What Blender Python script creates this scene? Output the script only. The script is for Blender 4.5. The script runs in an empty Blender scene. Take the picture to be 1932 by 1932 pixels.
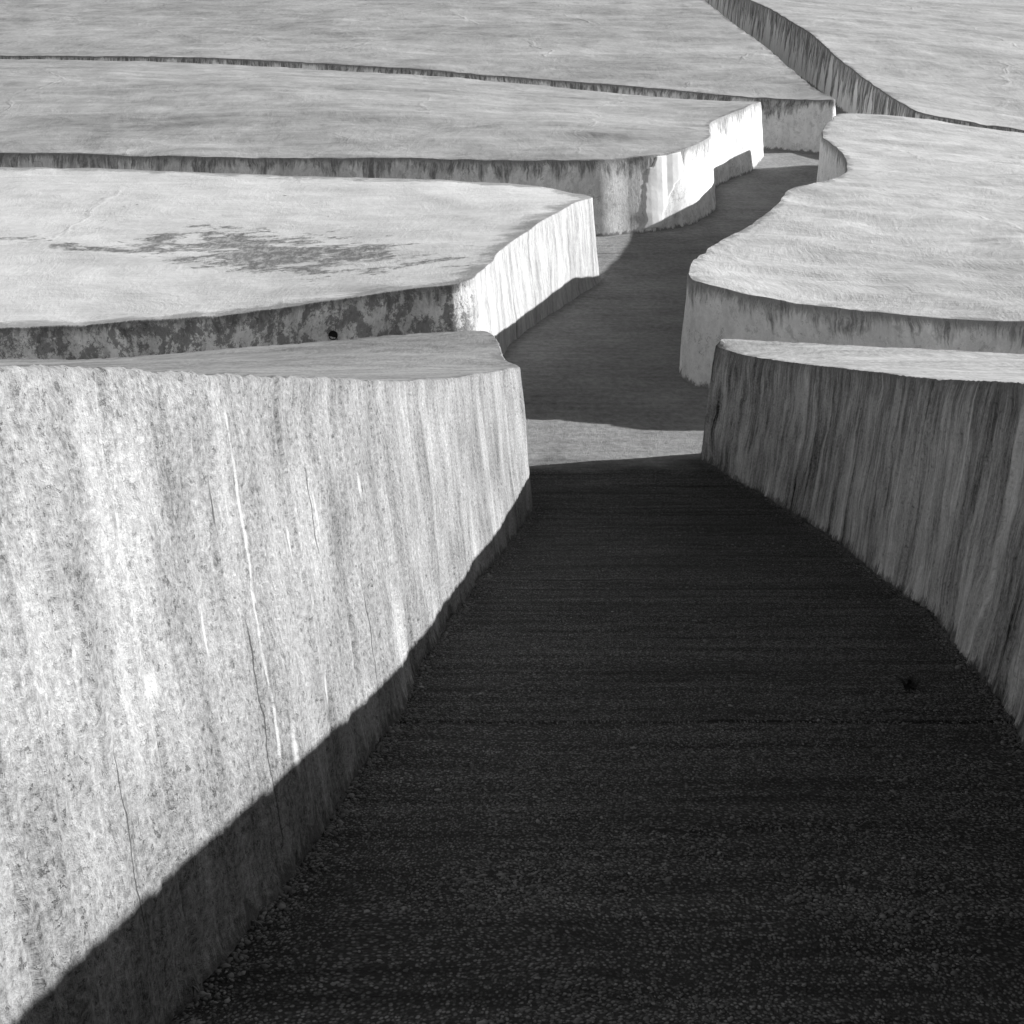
import bpy, math, random
import numpy as np
from mathutils import Vector
from mathutils.geometry import delaunay_2d_cdt

# ------------------------------------------------------------------ camera, world, sun, exposure
scene = bpy.context.scene
R = math.radians
FOC = 2650.0                 # focal length in units of a 1932 px wide picture
PITCH = R(13.7)
cam_d = bpy.data.cameras.new('camera')
cam_d.sensor_fit = 'HORIZONTAL'; cam_d.sensor_width = 36.0
cam_d.lens = 36.0 * FOC / 1932.0
cam_d.clip_start = 0.05; cam_d.clip_end = 2000.0
cam = bpy.data.objects.new('camera', cam_d)
cam.location = (0, 0, 0); cam.rotation_euler = (R(90) - PITCH, 0, 0)
scene.collection.objects.link(cam); scene.camera = cam

SUN_EL = R(20.3)
SUN_AZ = R(15.0)             # how far the sun stands in front of the +x axis
sun_dir = Vector((math.cos(SUN_AZ) * math.cos(SUN_EL), math.sin(SUN_AZ) * math.cos(SUN_EL), math.sin(SUN_EL)))

world = bpy.data.worlds.new('World'); scene.world = world; world.use_nodes = True
wn = world.node_tree; wn.nodes.clear()
sky = wn.nodes.new('ShaderNodeTexSky'); sky.sky_type = 'NISHITA'; sky.sun_disc = False
sky.sun_elevation = SUN_EL; sky.sun_rotation = R(90) - SUN_AZ
bw = wn.nodes.new('ShaderNodeRGBToBW')       # a black-and-white photograph
bg = wn.nodes.new('ShaderNodeBackground'); bg.inputs['Strength'].default_value = 0.064
wo = wn.nodes.new('ShaderNodeOutputWorld')
wn.links.new(sky.outputs[0], bw.inputs[0]); wn.links.new(bw.outputs[0], bg.inputs['Color'])
wn.links.new(bg.outputs[0], wo.inputs['Surface'])

sun_l = bpy.data.lights.new('sun', 'SUN'); sun_l.energy = 5.0; sun_l.angle = R(0.5); sun_l.color = (1, 1, 1)
sun_o = bpy.data.objects.new('sun', sun_l); sun_o.location = sun_dir * 60
sun_o.rotation_euler = (-sun_dir).to_track_quat('-Z', 'Y').to_euler()
scene.collection.objects.link(sun_o)

scene.render.engine = 'CYCLES'
scene.cycles.max_bounces = 5; scene.cycles.diffuse_bounces = 4
vs = scene.view_settings
vs.view_transform = 'Standard'; vs.look = 'None'; vs.exposure = 0.8; vs.gamma = 1.0; vs.use_curve_mapping = False

# ------------------------------------------------------------------ small tools
rng = np.random.default_rng(7)
_perm = rng.permutation(4096)
_grad = rng.normal(size=(4096, 2)); _grad /= np.linalg.norm(_grad, axis=1)[:, None]

def noise2(x, y, seed=0):
    x = np.asarray(x, float) + seed * 37.13; y = np.asarray(y, float) + seed * 11.7
    xi = np.floor(x).astype(int); yi = np.floor(y).astype(int); xf = x - xi; yf = y - yi
    def g(ix, iy, fx, fy):
        h = _perm[(_perm[ix & 4095] + iy) & 4095]
        return _grad[h, 0] * fx + _grad[h, 1] * fy
    u = xf**3 * (xf * (xf * 6 - 15) + 10); v = yf**3 * (yf * (yf * 6 - 15) + 10)
    a = g(xi, yi, xf, yf); b = g(xi + 1, yi, xf - 1, yf)
    c = g(xi, yi + 1, xf, yf - 1); d = g(xi + 1, yi + 1, xf - 1, yf - 1)
    return (a + u * (b - a) + v * ((c + u * (d - c)) - (a + u * (b - a)))) * 1.5

def fbm(x, y, seed=0, octs=4):
    s = 0; a = 1.0; f = 1.0
    for o in range(octs):
        s = s + a * noise2(np.asarray(x) * f, np.asarray(y) * f, seed + o); a *= 0.5; f *= 2.03
    return s

CP, SP = math.cos(PITCH), math.sin(PITCH)
def at(px, py, Y):
    """a pixel of the 1932 px picture and a forward distance give a point"""
    a = (px - 966.0) / FOC; c = -(py - 966.0) / FOC
    dy = CP + c * SP; dz = -SP + c * CP
    k = Y / dy
    return np.array([a * k, Y, dz * k])

def project(p):
    d = p[1] * CP - p[2] * SP; u = p[1] * SP + p[2] * CP
    return 966 + FOC * p[0] / d, 966 - FOC * u / d

def hermite(xs, ys, x):
    xs = np.array(xs, float); ys = np.array(ys, float)
    m = np.gradient(ys, xs)
    x = np.asarray(x, float); xc = np.clip(x, xs[0], xs[-1])
    i = np.clip(np.searchsorted(xs, xc) - 1, 0, len(xs) - 2)
    h = xs[i + 1] - xs[i]; t = (xc - xs[i]) / h
    return ((2*t**3 - 3*t**2 + 1) * ys[i] + (t**3 - 2*t**2 + t) * h * m[i]
            + (-2*t**3 + 3*t**2) * ys[i + 1] + (t**3 - t**2) * h * m[i + 1])

# the floor of the fissures: down from the camera into a hollow, then up the far hillside
KY = [-400, -60, -12, 0, 3.3, 6, 10.5, 15.5, 18.3, 22.6, 24.2, 30, 34.5, 38, 42, 46, 47.5, 52, 58, 82, 130, 200, 420]
KZ = [20, 5.0, -0.35, -1.78, -2.20, -2.56, -3.16, -3.73, -3.75, -3.165, -3.015, -2.28, -1.53, -0.90, -0.40, 0.42, 0.60,
      1.45, 2.75, 7.3, 16.0, 27, 40]
def floor_z(x, y):
    x = np.asarray(x, float); y = np.asarray(y, float)
    z = hermite(KY, KZ, y)
    side = np.clip(-2.0 - x, 0, 14)
    right = np.clip(x - 9.0, 0, 25) * np.clip((y - 10) / 10, 0, 1)
    return z - 0.075 * side * np.exp(-((y - 21) / 5.0) ** 2) - 0.045 * right

def on_floor(px, py):
    lo, hi = 1.0, 70.0
    ys = np.linspace(1.0, 70.0, 1400)
    d = np.array([at(px, py, Y)[2] - float(floor_z(at(px, py, Y)[0], Y)) for Y in ys])
    i = np.where(d < 0)[0]
    if len(i) == 0: raise ValueError((px, py))
    i = i[0]; t = d[i - 1] / (d[i - 1] - d[i])
    return at(px, py, ys[i - 1] + t * (ys[i] - ys[i - 1]))

col = scene.collection
def link(name, me, parent=None, mat=None):
    o = bpy.data.objects.new(name, me); col.objects.link(o)
    if parent is not None: o.parent = parent
    if mat is not None: me.materials.append(mat)
    return o
def tag(o, label, cat, group=None, kind=None):
    if label: o['label'] = label
    if cat: o['category'] = cat
    if group: o['group'] = group
    if kind: o['kind'] = kind
def make_mesh(name, V, F, uv=None, smooth=True):
    """V (n,3); F (m,3|4) array; uv per vertex"""
    V = np.asarray(V, np.float32); F = np.asarray(F, np.int32)
    me = bpy.data.meshes.new(name); k = F.shape[1]
    me.vertices.add(len(V)); me.vertices.foreach_set('co', V.ravel())
    me.loops.add(F.size); me.loops.foreach_set('vertex_index', F.ravel())
    me.polygons.add(len(F)); me.polygons.foreach_set('loop_start', np.arange(0, F.size, k, dtype=np.int32))
    me.polygons.foreach_set('loop_total', np.full(len(F), k, np.int32))
    if smooth: me.polygons.foreach_set('use_smooth', np.ones(len(F), bool))
    if uv is not None:
        l = me.uv_layers.new(name='UVMap'); l.data.foreach_set('uv', np.asarray(uv, np.float32)[F.ravel()].ravel())
    me.update(calc_edges=True); me.validate()
    return me

# ------------------------------------------------------------------ materials
class NT:
    def __init__(s, name):
        s.m = bpy.data.materials.new(name); s.m.use_nodes = True
        s.t = s.m.node_tree; s.t.nodes.clear()
        s.out = s.t.nodes.new('ShaderNodeOutputMaterial')
        s.bsdf = s.t.nodes.new('ShaderNodeBsdfPrincipled'); s.t.links.new(s.bsdf.outputs[0], s.out.inputs[0])
        s.bsdf.inputs['Roughness'].default_value = 0.92
        s.bsdf.inputs['Specular IOR Level'].default_value = 0.18
        u = s.t.nodes.new('ShaderNodeUVMap'); u.uv_map = 'UVMap'
        s.uv = u.outputs[0]
        sp = s.t.nodes.new('ShaderNodeSeparateXYZ'); s.t.links.new(s.uv, sp.inputs[0])
        s.u, s.v = sp.outputs[0], sp.outputs[1]
    def put(s, sock, val):
        if hasattr(val, 'is_output'): s.t.links.new(val, sock)
        else: sock.default_value = val
    def math(s, op, a, b=0.0, c=None, clamp=False):
        n = s.t.nodes.new('ShaderNodeMath'); n.operation = op; n.use_clamp = clamp
        s.put(n.inputs[0], a); s.put(n.inputs[1], b)
        if c is not None: s.put(n.inputs[2], c)
        return n.outputs[0]
    def add(s, a, b): return s.math('ADD', a, b)
    def sub(s, a, b): return s.math('SUBTRACT', a, b)
    def mul(s, a, b): return s.math('MULTIPLY', a, b)
    def vec(s, su, sv, w=0.0, ou=0.0, ov=0.0):
        n = s.t.nodes.new('ShaderNodeCombineXYZ')
        s.put(n.inputs[0], s.math('MULTIPLY_ADD', s.wu if hasattr(s, 'wu') else s.u, su, ou))
        s.put(n.inputs[1], s.math('MULTIPLY_ADD', s.v, sv, ov)); n.inputs[2].default_value = w
        return n.outputs[0]
    def noise(s, su, sv, w=0.0, detail=3.0, rough=0.55, dist=0.0):
        n = s.t.nodes.new('ShaderNodeTexNoise'); n.noise_dimensions = '3D'
        s.t.links.new(s.vec(su, sv, w), n.inputs['Vector'])
        n.inputs['Scale'].default_value = 1.0; n.inputs['Detail'].default_value = detail
        n.inputs['Roughness'].default_value = rough; n.inputs['Distortion'].default_value = dist
        return n.outputs[0]
    def voronoi(s, su, sv, w=0.0, feature='F1', rnd=1.0, out='Distance'):
        n = s.t.nodes.new('ShaderNodeTexVoronoi'); n.feature = feature
        s.t.links.new(s.vec(su, sv, w), n.inputs['Vector']); n.inputs['Scale'].default_value = 1.0
        n.inputs['Randomness'].default_value = rnd
        return n.outputs[out]
    def ramp(s, x, a, b, lo=0.0, hi=1.0, smooth=True):
        n = s.t.nodes.new('ShaderNodeMapRange'); n.interpolation_type = 'SMOOTHSTEP' if smooth else 'LINEAR'; n.clamp = True
        s.put(n.inputs[0], x)
        for i, q in enumerate((a, b, lo, hi)): n.inputs[1 + i].default_value = q
        return n.outputs[0]
    def mix(s, f, a, b):
        n = s.t.nodes.new('ShaderNodeMix'); n.data_type = 'FLOAT'
        s.put(n.inputs[0], f); s.put(n.inputs[2], a); s.put(n.inputs[3], b)
        return n.outputs[0]
    def blob(s, cu, cv, ru, rv, soft=0.5):
        a = s.math('DIVIDE', s.sub(s.u, cu), ru); b = s.math('DIVIDE', s.sub(s.v, cv), rv)
        d = s.math('SQRT', s.add(s.mul(a, a), s.mul(b, b)))
        return s.ramp(d, 1.0 + soft, 1.0 - soft)
    def finish(s, val, height, strength=0.6, dist=0.01):
        val = s.math('MAXIMUM', val, 0.012)
        s.t.links.new(val, s.bsdf.inputs['Base Color'])
        b = s.t.nodes.new('ShaderNodeBump'); b.inputs['Strength'].default_value = strength
        b.inputs['Distance'].default_value = dist
        s.t.links.new(height, b.inputs['Height']); s.t.links.new(b.outputs[0], s.bsdf.inputs['Normal'])
        return s.m

def wall_material(name, base, streak, fine, drip, drip_len, grain, seed, dark=0.08, mottle=0.0, extra=None, bump=0.7,
                  pits=0.0, gs=60.0, crack=0.0, rimd=0.13, dfreq=1.9, scale=1.0, nf=1.0, ga=0.62, crust=0.0):
    """cast concrete wall: u runs along the wall, v is the depth below the top edge, in metres"""
    s = NT(name)
    warp = s.noise(0.7, 1.0, seed + 9, 4.0)
    s.wu = s.add(s.u, s.mul(s.sub(warp, 0.5), 0.42))
    n2 = s.ramp(s.noise(2.6, 0.26, seed + 1, 6.0, 0.70), 0.30, 0.70, 0.0, 1.0, False)      # broad and slim upright bands
    n3 = s.ramp(s.noise(9.0 * nf, 0.8 * nf, seed + 2, 6.0, 0.80), 0.28, 0.72, 0.0, 1.0, False)
    g = s.ramp(s.noise(gs, gs * ga, seed + 3, 3.0, 0.8), 0.27, 0.73, 0.0, 1.0, False)
    mo = s.ramp(s.noise(1.5, 0.9, seed + 4, 7.0, 0.70), 0.28, 0.72, 0.0, 1.0, False)
    val = s.add(base, s.mul(s.sub(n2, 0.5), streak))
    val = s.add(val, s.mul(s.sub(n3, 0.5), fine))
    val = s.add(val, s.mul(s.sub(g, 0.5), grain))
    val = s.add(val, s.mul(s.sub(mo, 0.5), mottle))
    # rain stains that start at the rim and run down in tongues
    tong = s.ramp(s.noise(dfreq, 0.10, seed + 5, 7.0, 0.72), 0.40, 0.68, 0.0, 1.0, False)
    edge = s.sub(s.mul(tong, drip_len), s.v)
    stain = s.ramp(edge, -0.02, 0.22)
    brk = s.noise(9.0 * scale, 3.4 * scale, seed + 7, 5.0, 0.78)
    drb = s.noise(14.0 * scale, 0.5, seed + 8, 3.0, 0.7)
    stain = s.mul(stain, s.mul(s.ramp(brk, 0.36, 0.56, 0.55, 1.0), s.ramp(drb, 0.36, 0.54, 0.35, 1.0)))
    rim = s.ramp(s.add(s.v, s.mul(s.sub(s.mul(s.add(brk, drb), 0.5), 0.5), rimd * 5.0)), rimd * 1.3, rimd * 0.2)
    stain = s.math('MAXIMUM', stain, s.mul(rim, 0.85))
    val = s.mix(s.mul(stain, drip), val, dark)
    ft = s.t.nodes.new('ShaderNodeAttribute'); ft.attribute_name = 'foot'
    foot_band = s.ramp(s.add(ft.outputs['Fac'], s.mul(s.sub(brk, 0.5), 0.5)), 0.11, 0.03)  # ragged darker band along the foot of the wall
    val = s.mix(s.mul(foot_band, 0.75), val, 0.05)
    s.n2, s.n3, s.g_, s.brk = n2, n3, g, brk
    if crust > 0:
        cn = s.noise(3.4, 2.2, seed + 25, 9.0, 0.80)
        val = s.mix(s.mul(s.ramp(cn, 0.485, 0.525), crust), val, s.add(0.07, s.mul(g, 0.10)))
    if crack > 0:
        # grey scabs where the skin has come off, and slim crooked cracks round them
        sn = s.noise(2.2, 1.5, seed + 22, 8.0, 0.76)
        scab = s.ramp(sn, 0.57, 0.62)
        val = s.mix(s.mul(scab, crack * 0.55), val, s.mul(val, 0.5))
        ck = s.mul(s.ramp(s.math('ABSOLUTE', s.sub(sn, 0.44)), 0.012, 0.003), s.ramp(brk, 0.42, 0.56))
        val = s.mix(s.mul(ck, crack * 0.8), val, dark)
    hgt = s.add(s.add(s.mul(n3, 0.5), s.mul(g, 0.45)), s.mul(mo, 0.6))
    if pits > 0:
        # honeycombing: patches of open, pitted aggregate, and slim upright cracks
        zone = s.ramp(mo, 0.35, 0.85)
        pit = s.ramp(s.noise(26.0, 26.0, seed + 13, 4.0, 0.82), 0.585, 0.625)
        pit = s.mul(pit, s.add(0.22, s.mul(s.sub(1.0, zone), 0.78)))
        whit = s.ramp(s.noise(24.0, 44.0, seed + 17, 3.0, 0.8), 0.54, 0.64)
        val = s.add(val, s.mul(s.mul(whit, zone), 0.14 * pits))
        crk = s.ramp(s.noise(9.0, 0.8, seed + 14, 5.0, 0.8), 0.755, 0.785)
        hole = s.math('MAXIMUM', s.mul(pit, 0.8), crk)
        val = s.mix(s.mul(hole, pits), val, 0.06)
        lime = s.ramp(s.noise(13.0, 0.8, seed + 16, 4.0, 0.75), 0.66, 0.76)
        val = s.mix(s.mul(lime, 0.55 * pits), val, 0.62)
        hgt = s.sub(hgt, s.mul(hole, 0.8))
    if extra: val = extra(s, val)
    return s.finish(val, hgt, bump, 0.014)

def top_material(name, base, blotch, streak, grain, seed, f1=(0.5, 0.8), f2=(3.0, 3.2), f3=(11.0, 7.0), extra=None, bump=0.6,
                 dist=0.05, scars=0.4, wave=0.12, soil=0.10):
    """bleached slab surface: u, v are metres over the ground"""
    s = NT(name)
    warp = s.noise(0.30, 0.30, seed + 9, 3.0)
    s.wu = s.add(s.u, s.mul(s.sub(warp, 0.5), 2.0))
    raw_v = s.v
    bend = s.noise(wave, wave * 1.4, seed + 12, 3.0, 0.5)
    s.v = s.add(s.v, s.mul(s.sub(bend, 0.5), 0.42 / wave))
    X = lambda q: s.ramp(q, 0.27, 0.73, 0.0, 1.0, False)
    big = X(s.noise(0.12, 0.16, seed, 6.0, 0.66))
    st = X(s.noise(f1[0], f1[1], seed + 1, 6.0, 0.70, 0.6))
    st2 = X(s.noise(f2[0], f2[1], seed + 2, 5.0, 0.74))
    g = X(s.noise(f3[0], f3[1], seed + 3, 3.0, 0.75))
    val = s.add(base, s.mul(s.sub(big, 0.5), blotch))
    val = s.add(val, s.mul(s.sub(st, 0.5), streak))
    val = s.add(val, s.mul(s.sub(st2, 0.5), streak))
    val = s.add(val, s.mul(s.sub(g, 0.5), grain))
    # small scattered scars
    sc = s.ramp(s.noise(0.8, 1.6, seed + 4, 6.0, 0.74), 0.655, 0.70)
    val = s.mix(s.mul(sc, scars), val, 0.14)
    # healed cracks: slim crooked ridges
    e = s.voronoi(0.13, 0.10, seed + 5, 'DISTANCE_TO_EDGE')
    e = s.add(e, s.mul(s.sub(st, 0.5), 0.03))
    ck = s.mul(s.ramp(s.math('ABSOLUTE', e), 0.012, 0.0), s.ramp(big, 0.42, 0.62))
    hgt = s.add(s.add(s.mul(st2, 0.6), s.mul(g, 0.25)), s.mul(st, 0.9))
    hgt = s.add(hgt, s.mul(ck, 0.35))
    s.v = raw_v
    # soot and lichen that creep in from the rim in ragged flecks
    rd = s.t.nodes.new('ShaderNodeAttribute'); rd.attribute_name = 'rimdist'
    rn = s.noise(1.1, 1.6, seed + 14, 7.0, 0.75)
    soil_m = s.ramp(s.add(rd.outputs['Fac'], s.mul(s.sub(rn, 0.5), -2.2)), soil, soil * 0.2)
    val = s.mix(s.mul(s.mul(soil_m, s.ramp(rd.outputs['Fac'], soil * 2.0, soil * 0.6)), 0.6), val, 0.15)
    if extra: val = extra(s, val)
    return s.finish(val, hgt, bump, dist)

# ------------------------------------------------------------------ blocks
def catmull(P, ds_of):
    """closed centripetal Catmull-Rom through P, resampled with a spacing that follows ds_of(point)"""
    P = np.asarray(P, float); n = len(P); out = []
    for i in range(n):
        p0, p1, p2, p3 = P[i - 1], P[i], P[(i + 1) % n], P[(i + 2) % n]
        t0 = 0.0; t1 = t0 + max(np.linalg.norm(p1 - p0), 1e-4) ** 0.5
        t2 = t1 + max(np.linalg.norm(p2 - p1), 1e-4) ** 0.5; t3 = t2 + max(np.linalg.norm(p3 - p2), 1e-4) ** 0.5
        L = np.linalg.norm(p2 - p1); k = max(2, int(L / ds_of((p1 + p2) / 2)))
        t = np.linspace(t1, t2, k, endpoint=False)[:, None]
        A1 = (t1 - t) / (t1 - t0) * p0 + (t - t0) / (t1 - t0) * p1
        A2 = (t2 - t) / (t2 - t1) * p1 + (t - t1) / (t2 - t1) * p2
        A3 = (t3 - t) / (t3 - t2) * p2 + (t - t2) / (t3 - t2) * p3
        B1 = (t2 - t) / (t2 - t0) * A1 + (t - t0) / (t2 - t0) * A2
        B2 = (t3 - t) / (t3 - t1) * A2 + (t - t1) / (t3 - t1) * A3
        out.append((t2 - t) / (t2 - t1) * B1 + (t - t1) / (t2 - t1) * B2)
    return np.vstack(out)

BATTER = 0.10
def from_bottoms(pts, tops=None, flip=1):
    """wall feet seen in the photograph -> points of the rim above them.
    pts: (px, py[, top_row]); tops: rim pixels to read the row from; flip: +1 when the block lies left of the path of points"""
    B = np.array([on_floor(p[0], p[1]) for p in pts])
    T = np.gradient(B[:, :2], axis=0); T /= np.linalg.norm(T, axis=1)[:, None]
    N = np.stack([-T[:, 1], T[:, 0]], 1) * flip          # towards the block
    out = []
    for b, nrm, p in zip(B, N, pts):
        H = 1.6
        for _ in range(8):
            xy = b[:2] + nrm * BATTER * H
            if len(p) > 2: row = p[2]
            else:
                tx, ty = zip(*tops); row = np.interp(project((xy[0], xy[1], b[2] + H))[0], tx, ty)
            z = at(0, row, xy[1])[2]; H = z - b[2]
        out.append((xy[0], xy[1], z))
    return out

def tps(P, Z, lam=0.02):
    n = len(P); d = np.linalg.norm(P[:, None] - P[None], axis=2)
    K = np.where(d > 0, d * d * np.log(d + 1e-9), 0) + lam * np.eye(n)
    Q = np.hstack([np.ones((n, 1)), P]); A = np.block([[K, Q], [Q.T, np.zeros((3, 3))]])
    w = np.linalg.solve(A, np.concatenate([Z, np.zeros(3)]))
    def f(X):
        d = np.linalg.norm(X[:, None] - P[None], axis=2)
        return np.where(d > 0, d * d * np.log(d + 1e-9), 0) @ w[:n] + w[n] + X @ w[n + 1:]
    return f

def inside(poly, X):
    x, y = X[:, 0], X[:, 1]; r = np.zeros(len(X), bool)
    for a, b in zip(poly, np.roll(poly, -1, 0)):
        c = ((a[1] > y) != (b[1] > y))
        with np.errstate(divide='ignore', invalid='ignore'):
            r ^= c & (x < (b[0] - a[0]) * (y - a[1]) / (b[1] - a[1]) + a[0])
    return r

def make_block(label, outline, wall_mat, top_mat, seed, cell, fine_box=None, rows=26, rim=0.035, rough=0.02,
               panel=0.0, ripple=0.02, hints=(), uref=None, coarse=1.2, ds_k=0.0042, ds_min=0.03, name='concrete_block',
               batter=BATTER, chip=1.6):
    """outline: closed rim points (x, y, z), counter-clockwise"""
    P = np.array(outline, float)
    area = 0.5 * np.sum(P[:, 0] * np.roll(P[:, 1], -1) - np.roll(P[:, 0], -1) * P[:, 1])
    if area < 0: P = P[::-1]
    def ds_of(p):
        d = math.hypot(p[0], p[1]); px = project(p)[0] if p[1] > 1 else -5000
        k = 1.0 if -700 < px < 2700 else 4.0
        return max(ds_min, d * ds_k) * k
    C = catmull(P, ds_of)
    seg = np.linalg.norm(np.roll(C, -1, 0)[:, :2] - C[:, :2], axis=1)
    U = np.concatenate([[0], np.cumsum(seg)[:-1]]); n = len(C)
    if uref is not None: U = U - U[np.argmin(np.hypot(C[:, 0] - uref[0], C[:, 1] - uref[1]))]
    T = np.roll(C, -2, 0)[:, :2] - np.roll(C, 2, 0)[:, :2]
    T /= np.linalg.norm(T, axis=1)[:, None]
    N = np.stack([T[:, 1], -T[:, 0]], 1)                 # outwards
    # worn, uneven rim
    C[:, :2] += N * (rough * (0.8 * fbm(U * 0.6, U * 0, seed, 3) + 0.35 * fbm(U * chip * 0.8, U * 0, seed + 1, 4)))[:, None]
    C[:, 2] += rough * (0.35 * fbm(U * 0.8, U * 0 + 5, seed + 3, 3) + 0.30 * fbm(U * chip, U * 0 + 9, seed + 4, 4))
    nick = np.clip(fbm(U * chip * 0.6, U * 0 + 3, seed + 6, 4) - 0.35, 0, 1)
    C[:, 2] -= 1.1 * rough * nick; C[:, :2] -= N * (1.6 * rough * nick)[:, None]
    # ---- side wall
    t = np.concatenate([[0, 0.004, 0.011, 0.02, 0.033, 0.05], np.linspace(0.075, 1, rows)])
    fz = floor_z(C[:, 0], C[:, 1])
    H0 = C[:, 2] - fz
    foot = C[:, :2] + N * (batter * H0)[:, None]
    Hb = C[:, 2] - floor_z(foot[:, 0], foot[:, 1]) + 0.03
    D = t[None, :] * Hb[:, None]
    r = rim
    prof = np.where(D < r, r * np.sqrt(np.clip(1 - (1 - D / r) ** 2, 0, 1)), r)   # rounded shoulder
    off = prof + batter * D
    uu = np.repeat(U[:, None], len(t), 1)
    fade = np.clip(D / 0.12, 0, 1)
    relief = 0.024 * fbm(uu * 0.6, D * 0.6, seed + 11, 3) + 0.006 * fbm(uu * 4.0, D * 0.7, seed + 15, 3) \
        + 0.004 * fbm(uu * 14, D * 7, seed + 21, 3)
    if panel > 0:                                         # upright shuttering joints, each panel a little out of line
        q = uu / 0.83 + 0.05 * fbm(uu * 0.4, D * 1.2, seed + 31, 2)
        k = np.floor(q).astype(int); fr = q - k
        lvl = (np.sin(k * 12.9898 + seed) * 43758.5453) % 1.0
        tilt = (np.sin(k * 78.233 + seed) * 12543.123) % 1.0 - 0.5
        relief = relief + panel * (lvl - 0.5) + panel * 1.4 * tilt * (fr - 0.5) - 0.012 * np.exp(-(np.minimum(fr, 1 - fr) / 0.012) ** 2) * (lvl > 0.35)
    relief = relief + 0.03 * np.clip((D - (Hb[:, None] - 0.12)) / 0.12, 0, 1) ** 2 * (0.6 + 0.6 * fbm(uu * 7, D * 3, seed + 41, 3))
    off = off + relief * fade
    X = C[:, 0][:, None] + N[:, 0][:, None] * off
    Y = C[:, 1][:, None] + N[:, 1][:, None] * off
    Zw = C[:, 2][:, None] - D
    m = len(t)
    base = np.array([C[:, 0].mean(), C[:, 1].mean(), 0.0]); base[2] = float(floor_z(base[0], base[1]))
    V = np.stack([X, Y, Zw], 2).reshape(-1, 3)
    # one extra column closes the seam so that u does not jump back
    V = np.vstack([V, V[:m]])
    UVs = np.stack([np.vstack([uu, np.full((1, m), U[-1] + seg[-1])]), np.vstack([D, D[:1]])], 2).reshape(-1, 2)
    i, j = np.meshgrid(np.arange(n), np.arange(m - 1), indexing='ij')
    a = i * m + j; b = (i + 1) * m + j
    F = np.stack([a, a + 1, b + 1, b], 2).reshape(-1, 4)
    root = bpy.data.objects.new(name, None); col.objects.link(root); root.location = base
    root.empty_display_size = 0.5
    tag(root, label, 'concrete block', 'cast concrete blocks divided by fissures')
    me = make_mesh('side_wall', V - base, F, UVs)
    fa = me.attributes.new('foot', 'FLOAT', 'POINT')
    fd_ = Hb[:, None] - D; fa.data.foreach_set('value', np.vstack([fd_, fd_[:1]]).ravel().astype(np.float32))
    link('side_wall', me, root, wall_mat)
    # ---- top face
    step = max(1, n // 150)
    hp = C[::step]
    if len(hints): hp = np.vstack([hp, np.array(hints, float)])
    f = tps(hp[:, :2], hp[:, 2])
    def grid(x0, x1, y0, y1, c, cy=None):
        cy = cy or c
        gx, gy = np.meshgrid(np.arange(x0, x1, c), np.arange(y0, y1, cy))
        g = np.stack([gx.ravel(), gy.ravel()], 1)
        return g + rng.uniform(-0.28, 0.28, g.shape) * np.array([c, cy])
    G = grid(C[:, 0].min(), C[:, 0].max(), C[:, 1].min(), C[:, 1].max(), coarse)
    if fine_box:
        x0, x1, y0, y1 = fine_box
        G = G[~((G[:, 0] > x0) & (G[:, 0] < x1) & (G[:, 1] > y0) & (G[:, 1] < y1))]
        G = np.vstack([G, grid(x0, x1, y0, y1, cell)])
    G = G[inside(C[:, :2], G)]
    dmin = np.full(len(G), 1e9)
    Cs = C[:, :2]
    for k in range(0, len(Cs), 200):
        dmin = np.minimum(dmin, np.linalg.norm(G[:, None] - Cs[None, k:k + 200], axis=2).min(1))
    kp = dmin > np.minimum(0.06, cell * 0.3); G = G[kp]; dmin = dmin[kp]
    gz = f(G)
    fd = np.clip(dmin / 0.5, 0, 1)
    gz = gz + fd * ripple * (0.9 * fbm(G[:, 0] * 0.35, G[:, 1] * 0.9, seed + 51, 3) + 0.5 * fbm(G[:, 0] * 1.0, G[:, 1] * 3.0, seed + 55, 2))
    pts = [Vector(p) for p in np.vstack([Cs, G])]
    edges = [(q, (q + 1) % n) for q in range(n)]
    vo, eo, fo, ov, oe, of = delaunay_2d_cdt(pts, edges, [], 1, 1e-6)
    zsrc = np.concatenate([C[:, 2], gz]); TV = np.zeros((len(vo), 3))
    for q, v in enumerate(vo):
        TV[q] = (v[0], v[1], zsrc[ov[q][0]] if ov[q] else float(f(np.array([[v[0], v[1]]]))[0]))
    TF = np.array([fc for fc in fo if len(fc) == 3])
    tm = make_mesh('top_face', TV - base, TF, TV[:, :2])
    rsrc = np.concatenate([np.zeros(n), dmin]); ra = tm.attributes.new('rimdist', 'FLOAT', 'POINT')
    ra.data.foreach_set('value', np.array([rsrc[o_[0]] if o_ else 0.0 for o_ in ov], np.float32))
    link('top_face', tm, root, top_mat)
    return dict(root=root, base=base, C=C, U=U, N=N, X=X, Y=Y, Z=Zw, D=D, f=f)

def A_(lst): return [tuple(at(*q)) for q in lst]

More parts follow.
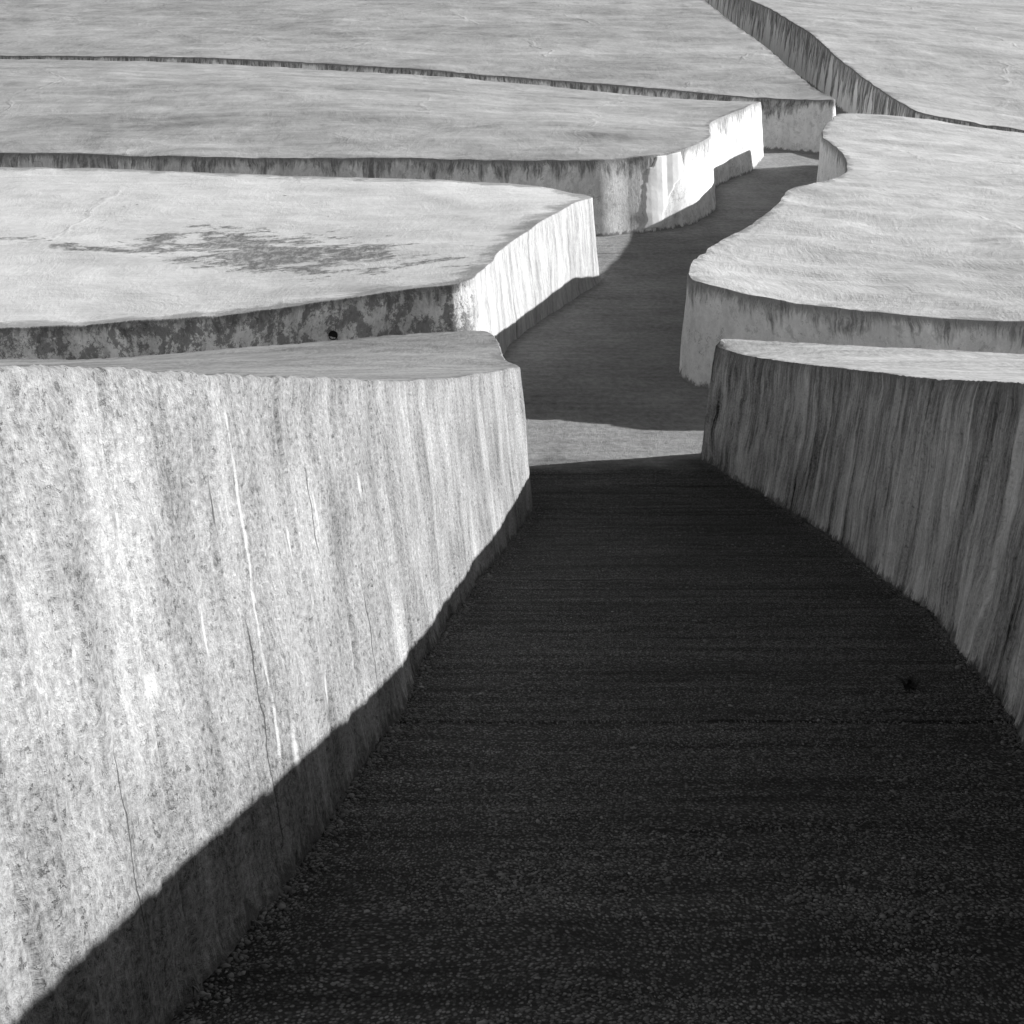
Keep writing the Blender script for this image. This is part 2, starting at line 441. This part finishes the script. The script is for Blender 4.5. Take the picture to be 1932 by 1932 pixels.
# near left block: its long sunlit wall lines the corridor
a_front = [(-400, 672), (0, 686), (100, 692), (300, 702), (500, 709), (700, 714), (765, 721), (875, 710), (960, 695), (990, 688)]
a_feet = [(310, 1932), (455, 1755), (560, 1622), (640, 1500), (712, 1400), (800, 1228), (900, 1092), (950, 1032), (985, 988), (1003, 958)]
A_wall = from_bottoms(a_feet, a_front, 1)
A_out = [(-1.55, -9, 1.25), (-1.5, -4, 0.55), (-1.28, 0.0, -0.05), (-1.2, 1.6, -0.25)] + A_wall
A_out += A_([(952, 677, 16.3), (940, 650, 17.2), (925, 630, 17.9), (900, 624, 18.3), (800, 628, 18.3), (640, 642, 18.2), (425, 658, 18.1),
             (300, 669, 18.0), (165, 677, 18.0), (0, 677, 18.0), (-400, 680, 18.0)])
A_out += [(-20, 18.0, -2.6), (-22, 5, -1.0), (-22, -9, 1.2)]

# near right block
b_front = [(1340, 650), (1351, 650), (1366, 658), (1401, 669), (1466, 680), (1566, 692), (1666, 704), (1766, 715), (1841, 719), (1901, 722), (2400, 724)]
b_feet = [(1326, 866), (1351, 879), (1391, 908), (1441, 933), (1496, 965), (1566, 1011), (1636, 1068), (1686, 1103), (1766, 1166), (1846, 1262),
          (1916, 1361), (1960, 1440)]
B_wall = from_bottoms(b_feet, b_front, 1)
B_out = B_wall + [(2.48, 4.6, -0.60), (2.44, 3.4, -0.36), (2.4, 1.5, -0.06), (2.4, -2, 0.4), (2.5, -9, 1.25), (26, -9, 0.9), (27, 5, -1.2), (26, 16, -2.7), (14, 17.0, -2.5)]
B_out += A_([(1932, 669, 17.6), (1766, 659, 18.0), (1616, 652, 18.3), (1516, 647, 18.4), (1416, 642, 18.6), (1374, 640, 18.6), (1358, 643, 18.4)])

# second right block, its rim winding away up the hill
C_out = A_([(1300, 516, 22.5), (1308, 528, 22.1), (1330, 535, 21.8), (1366, 545, 21.65), (1441, 560, 21.4), (1541, 574, 21.25), (1641, 588, 21.0),
            (1716, 595, 20.8), (1816, 602, 20.7), (1932, 605, 20.6), (2300, 615, 20.4)])
C_out += [(16, 19.6, -2.5), (30, 19, -2.9), (31, 30, -1.2), (30, 43.5, 0.6)]
C_out += A_([(2200, 290, 43.8), (1932, 251, 44.0), (1891, 246, 44.0), (1816, 235, 44.2), (1741, 224, 44.4), (1691, 219, 44.6), (1616, 214, 44.8),
             (1588, 214, 44.6), (1568, 227, 42.6), (1554, 242, 40.6), (1552, 256, 38.9), (1576, 276, 36.6), (1590, 288, 35.4), (1597, 304, 34.0),
             (1597, 324, 32.3), (1580, 334, 31.4), (1556, 342, 30.8), (1530, 347, 30.3), (1493, 356, 29.6), (1461, 390, 27.7), (1416, 425, 26.1),
             (1346, 462, 24.5), (1313, 486, 23.5), (1303, 501, 22.9)])

# second left block
f_top = [(880, 540), (895, 522), (925, 493), (966, 450), (1016, 420), (1066, 392), (1106, 374), (1140, 366)]
F_wall = from_bottoms([(966, 642), (1016, 604), (1066, 575), (1110, 545), (1127, 529)], f_top, 1)
F_out = A_([(-500, 640, 20.9), (0, 620, 21.2), (150, 612, 21.4), (300, 602, 21.6), (450, 590, 21.8), (600, 570, 22.0), (700, 555, 22.1),
            (800, 541, 22.2), (860, 533, 22.25), (888, 526, 22.4), (900, 517, 22.8), (925, 493, 23.8)]) + F_wall
F_out += A_([(1106, 369, 30.2), (1096, 367, 30.5), (1066, 361, 30.9), (1016, 352, 31.3), (966, 346, 31.6), (750, 337, 32.0), (550, 332, 32.4),
             (400, 326, 32.8), (200, 318, 33.2), (0, 315, 33.5), (-400, 310, 34)])
F_out += [(-24, 34, 0.2), (-25, 22, -2.4)]

# third left block with the bulging corner
E_wall = from_bottoms([(1124, 446, 301), (1181, 441, 298), (1241, 435, 291), (1300, 424, 279), (1333, 408, 266), (1349, 393, 257), (1345, 372, 245),
                       (1352, 352, 228), (1381, 337, 215), (1416, 323, 201), (1436, 302, 194)], None, 1)
E_out = A_([(-500, 284, 36.6), (0, 288, 36.0), (200, 291, 35.8), (400, 296, 35.5), (600, 298, 35.2), (750, 298, 35.0), (966, 302, 34.6)]) + E_wall
E_out += A_([(1432, 192, 46.0), (1406, 191, 46.2), (1316, 187, 46.7), (1166, 176, 48.0), (966, 156, 49.5), (800, 142, 50.7), (600, 131, 52),
             (400, 120, 53.5), (200, 114, 55), (0, 111, 56), (-300, 106, 57.5)])
E_out += [(-40, 58, 4.2), (-42, 37, 0.7)]

# hillside block at the back
D_out = A_([(-400, 103, 60.5), (0, 105, 58.5), (200, 106, 57.5), (400, 109, 56), (600, 119, 54.5), (800, 131, 53), (966, 145, 51.8), (1166, 160, 50.3),
            (1316, 174, 49.0), (1466, 186, 48.0), (1540, 188, 47.6), (1568, 188, 47.4), (1574, 187, 47.5), (1566, 182, 48.0), (1536, 166, 49.8),
            (1501, 137, 53.4), (1436, 82, 62.5), (1391, 50, 68.2), (1326, 0, 81.5)])
D_out += [(10.5, 110, 14.3), (8, 150, 21.5), (-60, 150, 22), (-66, 62, 4.6)]

# far right block, beyond the fissure that climbs the hill
G_out = [(40, 45.0, 0.2)]
G_out = [(60, 44.5, -0.2), (30, 45.5, 0.7)] + A_([(2200, 280, 45.8), (1932, 245, 46.0), (1816, 227, 46.2), (1752, 216, 46.4), (1722, 205, 47.3), (1686, 185, 50.0),
          (1641, 155, 53.0), (1611, 132, 55.5), (1576, 105, 59.0), (1536, 67, 63.5), (1496, 42, 67.5), (1451, 15, 74), (1416, 0, 79.5)])[::1]
G_tail = [(13.4, 110, 14.4), (11, 150, 21.5), (70, 150, 20)]
G_out = G_out + G_tail

def white_marks(s, val):
    # lime runs and pale spalls on the sunlit wall; u counts metres from the joint six metres down the path
    wob = s.mul(s.sub(s.noise(0.0, 2.2, 91.0, 3.0), 0.5), 0.10)
    for cu, v0, v1, w in ((-1.52, 0.05, 1.45, 0.011),):
        d = s.math('ABSOLUTE', s.sub(s.add(s.u, wob), cu))
        k = s.mul(s.ramp(d, w * 1.6, w * 0.3), s.mul(s.ramp(s.v, v0, v0 + 0.1), s.ramp(s.v, v1, v1 - 0.2)))
        k = s.mul(k, s.ramp(s.noise(20.0, 4.0, 93.0, 3.0, 0.7), 0.36, 0.55, 0.25, 1.0))
        val = s.mix(s.mul(k, 0.6), val, 0.58)
    for cu, cv, ru, rv in ((-2.42, 0.86, 0.035, 0.035), (-0.95, 0.62, 0.012, 0.05), (-0.42, 0.56, 0.014, 0.07), (-2.0, 0.78, 0.014, 0.06),
                           (-0.7, 1.25, 0.016, 0.07), (-1.35, 1.33, 0.02, 0.09), (0.4, 0.5, 0.016, 0.05)):
        val = s.mix(s.mul(s.blob(cu, cv, ru, rv, 0.8), 0.6), val, 0.6)
    wob2 = s.mul(s.sub(s.noise(0.0, 5.0, 95.0, 3.0), 0.5), 0.07)
    for cu, v0, v1, w in ((-1.78, 0.28, 0.55, 0.008), (-0.50, 0.32, 0.75, 0.009), (1.9, 0.25, 0.6, 0.012), (-1.62, 0.75, 1.65, 0.005),
                          (0.15, 0.9, 1.6, 0.006), (2.9, 0.4, 1.4, 0.007), (-2.75, 0.9, 1.5, 0.005)):
        d = s.math('ABSOLUTE', s.sub(s.add(s.u, wob2), cu))
        k = s.mul(s.ramp(d, w * 1.3, w * 0.5), s.mul(s.ramp(s.v, v0, v0 + 0.12), s.ramp(s.v, v1, v1 - 0.12)))
        val = s.mix(s.mul(k, 0.85), val, 0.04)
    return val

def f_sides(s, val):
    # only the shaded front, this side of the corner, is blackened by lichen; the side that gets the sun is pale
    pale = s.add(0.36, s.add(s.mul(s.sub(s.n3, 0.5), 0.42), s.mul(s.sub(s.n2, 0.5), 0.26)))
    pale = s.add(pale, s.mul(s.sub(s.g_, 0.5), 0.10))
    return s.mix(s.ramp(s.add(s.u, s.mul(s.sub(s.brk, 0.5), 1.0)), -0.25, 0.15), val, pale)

wall_a = wall_material('weathered_white_wall', 0.225, 0.12, 0.13, 0.35, 0.15, 0.23, 3.0, 0.08, 0.23, white_marks, 0.7, pits=1.0, gs=36.0, ga=1.1, rimd=0.03)
wall_b = wall_material('rain_streaked_wall', 0.37, 0.52, 0.50, 0.55, 0.9, 0.24, 23.0, 0.03, 0.42, None, 0.9, pits=0.45, gs=32.0, ga=1.1, rimd=0.04)
wall_c = wall_material('plastered_wall', 0.80, 0.12, 0.06, 0.85, 0.8, 0.14, 43.0, 0.15, 0.26, None, 0.5, gs=26.0, crack=0.9, rimd=0.14, dfreq=1.2, crust=0.12)
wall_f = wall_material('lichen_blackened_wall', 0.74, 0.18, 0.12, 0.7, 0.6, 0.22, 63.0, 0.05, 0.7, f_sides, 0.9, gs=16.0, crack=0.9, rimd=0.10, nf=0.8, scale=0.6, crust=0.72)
wall_e = wall_material('patched_wall', 0.70, 0.16, 0.20, 0.88, 1.0, 0.14, 83.0, 0.13, 0.30, None, 0.5, gs=16.0, crack=1.0, rimd=0.12, dfreq=1.2, scale=0.7, nf=0.6, crust=0.18)
wall_d = wall_material('grey_wall', 0.76, 0.14, 0.12, 0.92, 1.1, 0.08, 103.0, 0.10, 0.20, None, 0.5, gs=14.0, crack=0.7, rimd=0.10, dfreq=0.8, scale=0.5, nf=0.5, crust=0.12)
wall_g = wall_material('dripping_wall', 0.70, 0.20, 0.18, 0.92, 3.0, 0.06, 123.0, 0.08, 0.14, None, 0.4, gs=14.0, rimd=0.08, dfreq=0.9, scale=0.35, nf=0.4)

def f_stain(s, val):
    # lichen stain: ragged, drawn out along the trowel marks
    sk = s.add(s.v, s.mul(s.add(s.u, 4.5), 0.42)); keep = s.v
    s.v = sk
    m = s.math('MAXIMUM', s.blob(-4.4, 25.9, 3.3, 1.75, 0.9), s.mul(s.blob(-9.0, 25.0, 2.8, 0.35, 0.8), 0.85))
    s.v = keep
    s.wu = s.u
    n = s.noise(0.8, 1.7, 77.0, 9.0, 0.74)
    k = s.ramp(s.sub(s.add(s.mul(m, 0.27), n), 0.70), -0.015, 0.035)
    k = s.mul(k, s.ramp(m, 0.0, 0.12))
    n2 = s.noise(7.0, 4.0, 78.0, 4.0, 0.75)
    return s.mix(s.mul(k, s.ramp(n2, 0.32, 0.58, 0.35, 0.95)), val, 0.18)

top_a = top_material('grey_slab', 0.28, 0.06, 0.17, 0.13, 2.0, (0.3, 1.6), (2.0, 3.6), (20.0, 6.0), dist=0.012, wave=0.3)
top_b = top_material('pale_slab', 0.40, 0.05, 0.22, 0.26, 12.0, (0.3, 1.6), (2.0, 2.8), (16.0, 3.2), dist=0.012, wave=0.3)
top_c = top_material('sunlit_slab', 0.455, 0.12, 0.16, 0.13, 22.0, (0.16, 1.0), (1.2, 2.4), (11.0, 3.4), dist=0.03, wave=0.2)
top_f = top_material('bleached_slab', 0.64, 0.10, 0.14, 0.10, 32.0, (0.2, 1.0), (1.4, 2.6), (11.0, 3.8), extra=f_stain, dist=0.018, scars=0.85, wave=0.2, soil=0.45)
top_e = top_material('streaked_slab', 0.375, 0.18, 0.20, 0.11, 42.0, (0.06, 0.50), (0.6, 1.6), (5.0, 2.0), dist=0.03, wave=0.10)
top_d = top_material('hillside_slab', 0.375, 0.22, 0.15, 0.12, 52.0, (0.08, 0.40), (0.6, 1.3), (4.5, 1.5), dist=0.045, wave=0.08)
top_g = top_material('upper_slab', 0.39, 0.16, 0.19, 0.12, 62.0, (0.08, 0.40), (0.6, 1.3), (4.5, 1.5), dist=0.045, wave=0.08)

blk_a = make_block('low grey-topped block with the long pitted sunlit wall lining the dark corridor', A_out, wall_a, top_a, 1, 0.13,
           (-8.5, 1.2, 1.5, 20), rows=84, rim=0.014, rough=0.022, panel=0.012, ds_k=0.0030, ds_min=0.016, uref=(-0.8, 6.0), chip=14)
blk_b = make_block('pale-topped block whose shaded corridor wall is streaked black by rain', B_out, wall_b, top_b, 2, 0.13,
           (2, 8.5, 1.5, 20), rows=76, rim=0.014, rough=0.015, panel=0.02, uref=(2.5, 6.0), chip=12, ds_k=0.0032, ds_min=0.018)
blk_c = make_block('block with a winding rim and a rounded tip, behind the rain-streaked wall', C_out, wall_c, top_c, 3, 0.22,
           (2, 15, 20, 46), rows=26, rim=0.02, rough=0.04, ripple=0.06, batter=0.05)
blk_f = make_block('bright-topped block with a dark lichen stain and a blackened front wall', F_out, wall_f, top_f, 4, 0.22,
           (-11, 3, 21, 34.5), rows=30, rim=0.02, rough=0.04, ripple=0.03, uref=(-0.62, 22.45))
blk_e = make_block('block with a bulging corner of flaking white plaster', E_out, wall_e, top_e, 5, 0.3,
           (-17, 9, 33, 57), rows=26, rim=0.02, rough=0.04, ripple=0.05, coarse=2.0,
           hints=[(-10, 42, 1.85), (-4, 40.5, 1.55), (1.5, 40, 1.3), (-16, 44, 2.3)])
blk_d = make_block('large hillside block with a sharp upright corner beside the climbing fissure', D_out, wall_d, top_d, 6, 0.5,
           (-28, 13, 46, 86), rows=18, rim=0.02, rough=0.04, ripple=0.08, coarse=3.0)
blk_g = make_block('upper hillside block with a long wall of black drips along the climbing fissure', G_out, wall_g, top_g, 7, 0.5,
           (12, 26, 45, 86), rows=18, rim=0.02, rough=0.04, ripple=0.08, coarse=3.0)

# ------------------------------------------------------------------ the floor of the fissures
def axis(lo, hi, parts):
    """non-uniform ruler: parts = (from, to, step)"""
    v = []
    for a, b, st in parts: v += list(np.arange(a, b, st))
    return np.array(sorted(set(np.round(v, 4))) + [hi])
gx = axis(-200, 200, [(-200, -40, 20), (-40, -4, 1.5), (-4, 8, 0.06), (8, 20, 0.5), (20, 60, 4), (60, 200, 20)])
gy = axis(-380, 400, [(-380, -20, 30), (-20, 1, 0.8), (1, 9, 0.05), (9, 26, 0.08), (26, 50, 0.2), (50, 150, 4), (150, 400, 25)])
joints = [(6.42, 0.02), (20.9, 0.02), (32.6, 0.03)]
extra_y = []
for y0, w in joints: extra_y += [y0 - 0.030, y0 - 0.012, y0, y0 + 0.012, y0 + 0.030]
gy = np.array(sorted(list(gy[[min(abs(y - j[0]) for j in joints) > 0.05 for y in gy]]) + extra_y))
X, Y = np.meshgrid(gx, gy, indexing='ij')
Yw = Y.copy()
for y0, w in joints:
    k = np.exp(-((Y - y0) / 0.5) ** 2); Yw += k * (0.05 * fbm(X * 0.8, X * 0, 71, 4) - 0.02 * X)
Z = floor_z(X, Yw)
near = np.clip((30 - np.abs(Yw - 15)) / 10, 0, 1) * np.clip((12 - np.abs(X)) / 3, 0, 1)
Z = Z + near * (0.012 * fbm(X * 0.9, Yw * 1.4, 72, 4) + 0.004 * fbm(X * 4, Yw * 9, 75, 2))
for y0, w in joints:
    for q, dz in ((y0, 0.022), (y0 - 0.012, 0.014), (y0 + 0.012, 0.014)):
        Z = np.where(np.abs(Y - q) < 1e-6, Z - dz, Z)
nx, ny = len(gx), len(gy)
i, j = np.meshgrid(np.arange(nx - 1), np.arange(ny - 1), indexing='ij')
a = i * ny + j
FF = np.stack([a, a + ny, a + ny + 1, a + 1], 2).reshape(-1, 4)
VV = np.stack([X, Yw, Z], 2).reshape(-1, 3)

s = NT('fissure_floor')
s.wu = s.add(s.u, s.mul(s.sub(s.noise(0.6, 0.6, 5.0, 3.0), 0.5), 0.5))
st = s.ramp(s.noise(0.35, 7.0, 1.0, 6.0, 0.74), 0.28, 0.72, 0.0, 1.0, False)
g = s.ramp(s.noise(55.0, 60.0, 3.0, 4.0, 0.8), 0.25, 0.75, 0.0, 1.0, False)
bl = s.ramp(s.noise(0.7, 0.8, 4.0, 6.0, 0.7), 0.28, 0.72, 0.0, 1.0, False)
fg = s.ramp(s.noise(9.0, 7.0, 7.0, 4.0, 0.75), 0.28, 0.72, 0.0, 1.0, False)
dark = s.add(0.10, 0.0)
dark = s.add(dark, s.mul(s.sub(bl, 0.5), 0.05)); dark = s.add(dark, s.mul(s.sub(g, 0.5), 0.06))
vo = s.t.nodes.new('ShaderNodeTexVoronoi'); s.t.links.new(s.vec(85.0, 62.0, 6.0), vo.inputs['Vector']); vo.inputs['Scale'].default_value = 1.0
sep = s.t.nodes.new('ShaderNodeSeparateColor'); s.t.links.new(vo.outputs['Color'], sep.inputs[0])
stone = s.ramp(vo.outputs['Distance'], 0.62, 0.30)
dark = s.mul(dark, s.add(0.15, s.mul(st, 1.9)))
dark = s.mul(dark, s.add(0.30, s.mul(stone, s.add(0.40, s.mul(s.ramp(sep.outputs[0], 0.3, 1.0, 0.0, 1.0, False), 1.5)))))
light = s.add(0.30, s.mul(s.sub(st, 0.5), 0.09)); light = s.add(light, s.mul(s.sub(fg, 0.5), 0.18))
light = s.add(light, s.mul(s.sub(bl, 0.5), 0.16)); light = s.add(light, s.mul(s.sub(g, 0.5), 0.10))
edge = s.ramp(s.add(s.v, s.mul(s.sub(bl, 0.5), 0.8)), 17.5, 18.6)  # dark aggregate also carries painted shade, ending at the cast shadow line
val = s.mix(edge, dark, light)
hgt = s.add(s.add(s.mul(g, 0.5), s.mul(fg, 0.8)), s.add(s.mul(st, 0.8), s.mul(stone, 0.5)))
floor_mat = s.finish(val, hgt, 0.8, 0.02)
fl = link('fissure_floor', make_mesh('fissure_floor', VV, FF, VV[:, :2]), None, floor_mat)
tag(fl, 'dark gravelly concrete floor of the fissures between the blocks', None, None, 'structure')

# ------------------------------------------------------------------ parts of single blocks
def wall_point(blk, px, v):
    """point of a block's side wall that shows at picture column px, v metres below the rim; with its outward normal"""
    j = np.argmin(np.abs(blk['D'][0] - v))
    best, bi = 1e9, 0
    for q in range(len(blk['C'])):
        p = (blk['X'][q, j], blk['Y'][q, j], blk['Z'][q, j])
        if p[1] < 3 or np.dot(blk['N'][q], -np.array(p[:2])) <= 0: continue
        e = abs(project(p)[0] - px)
        if e < best: best, bi = e, q
    return np.array([blk['X'][bi, j], blk['Y'][bi, j], blk['Z'][bi, j]]), blk['N'][bi], bi

# drain pipe in the blackened front of the second left block
pm = NT('pipe_hole_shade'); pipe_mat = pm.finish(pm.add(0.022, 0.0), pm.noise(20, 20, 1.0), 0.3, 0.01)  # near-black colour paints in the darkness inside the hole
p, nr, _ = wall_point(blk_f, 632, 0.66)
ax = Vector((nr[0], nr[1], -0.06)).normalized(); e1 = ax.cross(Vector((0, 0, 1))).normalized(); e2 = e1.cross(ax)
rings = [(-0.10, 0.072), (0.022, 0.072), (0.026, 0.069), (0.026, 0.065), (0.022, 0.062), (0.004, 0.060), (0.004, 0.002)]
V = []; K = 28
for d, r in rings:
    for q in range(K):
        a_ = 2 * math.pi * q / K
        V.append(list(Vector(p) + ax * d + (e1 * math.cos(a_) + e2 * math.sin(a_)) * r - Vector(blk_f['base'])))
Fq = [(i_ * K + q, i_ * K + (q + 1) % K, (i_ + 1) * K + (q + 1) % K, (i_ + 1) * K + q) for i_ in range(len(rings) - 1) for q in range(K)]
link('drain_pipe', make_mesh('drain_pipe', V, Fq, np.zeros((len(V), 2))), blk_f['root'], pipe_mat)

# flaking plaster over the bulging corner
pl = NT('smooth_plaster')
plaster_mat = pl.finish(pl.add(0.70, pl.mul(pl.sub(pl.noise(3, 2.5, 4.0, 6.0, 0.7), 0.5), 0.22)), pl.noise(5, 4, 2.0, 5.0), 0.4, 0.02)
def plaster(blk, px0, px1, shape, thick, seed):
    _, _, q0 = wall_point(blk, px0, 0.8); _, _, q1 = wall_point(blk, px1, 0.8)
    if q0 > q1: q0, q1 = q1, q0
    qs = np.linspace(q0, q1, 90); vs_ = np.linspace(0.0, 1.95, 110)
    V = []; M = []; UVp = []
    for a_ in qs:
        i0 = min(int(a_), len(blk['C']) - 2); t_ = a_ - i0
        W = np.stack([blk['X'], blk['Y'], blk['Z']], 2)
        colp = W[i0] * (1 - t_) + W[i0 + 1] * t_; dd = blk['D'][i0] * (1 - t_) + blk['D'][i0 + 1] * t_
        nn = blk['N'][i0]
        for v in vs_:
            pt = np.array([np.interp(v, dd, colp[:, k_]) for k_ in range(3)])
            u_ = (a_ - q0) / (q1 - q0)
            m_ = shape(u_, v) + 0.30 * float(fbm(u_ * 2.2, v * 1.7, seed, 4))
            h_ = thick * min(1.0, max(0.0, m_ * 6)) - 0.012
            V.append([pt[0] + nn[0] * h_, pt[1] + nn[1] * h_, pt[2]]); M.append(m_); UVp.append((u_ * 1.5, v))
    V = np.array(V) - blk['base']; M = np.array(M); n2_ = len(vs_)
    Fp = []
    for a_ in range(len(qs) - 1):
        for b_ in range(n2_ - 1):
            idx = (a_ * n2_ + b_, a_ * n2_ + b_ + 1, (a_ + 1) * n2_ + b_ + 1, (a_ + 1) * n2_ + b_)
            if max(M[list(idx)]) > 0: Fp.append(idx)
    Fp = np.array(Fp); used = np.unique(Fp); remap = np.full(len(V), -1); remap[used] = np.arange(len(used))
    return link('plaster_patch', make_mesh('plaster_patch', V[used], remap[Fp], np.array(UVp)[used]), blk['root'], plaster_mat)
def shp(u, v):
    c = 0.74 - 0.34 * (v / 1.7); w = 0.20 + 0.16 * math.exp(-((v - 0.5) / 0.35) ** 2)
    return (w - abs(u - c)) * 4 if 0.05 < v < 1.72 else -0.5
pp = plaster(blk_e, 1180, 1290, shp, 0.032, 211)
pp['label'] = 'smooth pale flake of plaster peeling off the bulging corner'

# ------------------------------------------------------------------ gravel, stones and weeds on the corridor floor
footA = np.array([on_floor(*q) for q in a_feet]); footB = np.array([on_floor(*q) for q in b_feet])[::-1]
def xa(y): return np.interp(y, footA[:, 1], footA[:, 0])
def xb(y): return np.interp(y, footB[:, 1], footB[:, 0])
t_ = (1 + 5 ** 0.5) / 2
ICO = np.array([(-1, t_, 0), (1, t_, 0), (-1, -t_, 0), (1, -t_, 0), (0, -1, t_), (0, 1, t_), (0, -1, -t_), (0, 1, -t_), (t_, 0, -1), (t_, 0, 1), (-t_, 0, -1), (-t_, 0, 1)])
ICO /= np.linalg.norm(ICO[0])
ICF = np.array([(0, 11, 5), (0, 5, 1), (0, 1, 7), (0, 7, 10), (0, 10, 11), (1, 5, 9), (5, 11, 4), (11, 10, 2), (10, 7, 6), (7, 1, 8),
                (3, 9, 4), (3, 4, 2), (3, 2, 6), (3, 6, 8), (3, 8, 9), (4, 9, 5), (2, 4, 11), (6, 2, 10), (8, 6, 7), (9, 8, 1)])
def ground_z(x, y):
    return floor_z(x, y) + 0.012 * fbm(x * 0.9, y * 1.4, 72, 4)
ys, xs, rs, tn = [], [], [], []
def strew(n, y0, y1, rmean, edge=None):
    y = rng.uniform(y0, y1, n); lo, hi = xa(y), xb(y)
    if edge == 'a': x = lo + 0.02 + np.abs(rng.normal(0, 0.05, n))
    elif edge == 'b': x = hi - 0.02 - np.abs(rng.normal(0, 0.05, n))
    else: x = lo + (hi - lo) * rng.uniform(0.01, 0.99, n)
    if edge is None:
        keep = rng.uniform(size=n) < np.clip(0.42 + 1.5 * fbm(x * 0.9, y * 1.3, 301, 4), 0.03, 1); x, y = x[keep], y[keep]
    r = rmean * np.exp(rng.normal(0, 0.33, len(x)))
    xs.append(x); ys.append(y); rs.append(r); tn.append(np.clip(0.10 + np.abs(rng.normal(0, 0.075, len(x))), 0.05, 0.36))
strew(30000, 2.4, 5.2, 0.0042); strew(6000, 2.4, 4.4, 0.0062); strew(26000, 5.2, 9.5, 0.0046); strew(5000, 9.5, 15.5, 0.006)
strew(3000, 3.0, 15.5, 0.0072, 'a'); strew(2400, 3.0, 18.0, 0.0066, 'b'); strew(60, 3, 12, 0.010, 'a')
xs = np.concatenate(xs); ys = np.concatenate(ys); rs = np.concatenate(rs); tn = np.concatenate(tn); ng = len(xs)
ang = rng.uniform(0, 6.28, ng); sx = rng.uniform(0.8, 1.5, ng); sy = rng.uniform(0.6, 1.1, ng); sz = rng.uniform(0.35, 0.7, ng)
P = ICO[None] * (1 + rng.uniform(-0.22, 0.22, (ng, 12, 1))) * np.stack([sx, sy, sz], 1)[:, None] * rs[:, None, None]
ca, sa = np.cos(ang)[:, None], np.sin(ang)[:, None]
PX = P[..., 0] * ca - P[..., 1] * sa + xs[:, None]; PY = P[..., 0] * sa + P[..., 1] * ca + ys[:, None]
PZ = P[..., 2] + (ground_z(xs, ys) + 0.25 * rs * sz)[:, None]
GV = np.stack([PX, PY, PZ], 2).reshape(-1, 3); GF = (ICF[None] + (np.arange(ng) * 12)[:, None, None]).reshape(-1, 3)
gm = NT('gravel_stone')
att = gm.t.nodes.new('ShaderNodeAttribute'); att.attribute_name = 'tone'
grav_mat = gm.finish(att.outputs['Fac'], gm.noise(300, 300, 1.0), 0.2, 0.002)
me = make_mesh('gravel', GV, GF, GV[:, :2], smooth=False)
at_ = me.attributes.new('tone', 'FLOAT', 'POINT'); at_.data.foreach_set('value', np.repeat(tn, 12).astype(np.float32))
gr = link('gravel', me, None, grav_mat)
tag(gr, 'loose grey gravel strewn over the dark corridor floor', 'gravel', None, 'stuff')

# weeds
wm = NT('weed_leaf'); weed_mat = wm.finish(wm.add(0.035, 0.0), wm.noise(60, 60, 2.0), 0.2, 0.002)
def leaf(V, F, o, az, ln, w, lean):
    d = np.array([math.cos(az), math.sin(az), 0]); sd = np.array([-math.sin(az), math.cos(az), 0]); b = len(V)
    for k_ in range(5):
        f_ = k_ / 4; c = o + d * ln * lean * f_ ** 1.4 + np.array([0, 0, ln * (f_ - 0.55 * lean * f_ * f_)])
        ww = w * math.sin(math.pi * min(0.97, 0.12 + 0.88 * f_))
        V += [list(c - sd * ww), list(c + np.array([0, 0, -0.25 * ww])), list(c + sd * ww)]
    for k_ in range(4):
        q = b + k_ * 3; F += [(q, q + 1, q + 4, q + 3), (q + 1, q + 2, q + 5, q + 4)]
wp = on_floor(1715, 1303); root = bpy.data.objects.new('weed', None); col.objects.link(root); root.location = (wp[0], wp[1], float(ground_z(wp[0], wp[1])) - 0.002)
tag(root, 'small dark weed growing from the corridor floor near the rain-streaked wall', 'weed')
random.seed(5)
for q in range(26):
    V, F = [], []
    leaf(V, F, np.array([random.gauss(0, 0.016), random.gauss(0, 0.012), 0.0]), random.uniform(0, 6.28), random.uniform(0.045, 0.11), random.uniform(0.005, 0.011), random.uniform(0.4, 1.1))
    link('leaf', make_mesh('leaf', V, F, np.zeros((len(V), 2))), root, weed_mat)
V, F = [], []
for q in range(3200):
    side = random.random() < 0.72
    y = random.uniform(5.6, 17.5) if side else random.uniform(3.2, 14)
    if float(fbm(y * 1.7, 0.3 if side else 7.7, 401, 3)) < -0.12: continue
    x = float(xb(y)) - abs(random.gauss(0.0, 0.035)) if side else float(xa(y)) + abs(random.gauss(0.0, 0.03))
    leaf(V, F, np.array([x, y, float(ground_z(x, y)) - 0.003]), random.uniform(0, 6.28), random.uniform(0.015, 0.055), random.uniform(0.002, 0.006), random.uniform(0.3, 1.2))
dm = NT('dry_weed'); dry_mat = dm.finish(dm.add(0.15, 0.0), dm.noise(60, 60, 2.0), 0.2, 0.002)
ms = link('ground_weeds', make_mesh('ground_weeds', V, F, np.zeros((len(V), 2))), None, dry_mat)
tag(ms, 'tiny dry weeds and moss sprouting along the foot of the corridor walls', 'weeds', None, 'stuff')
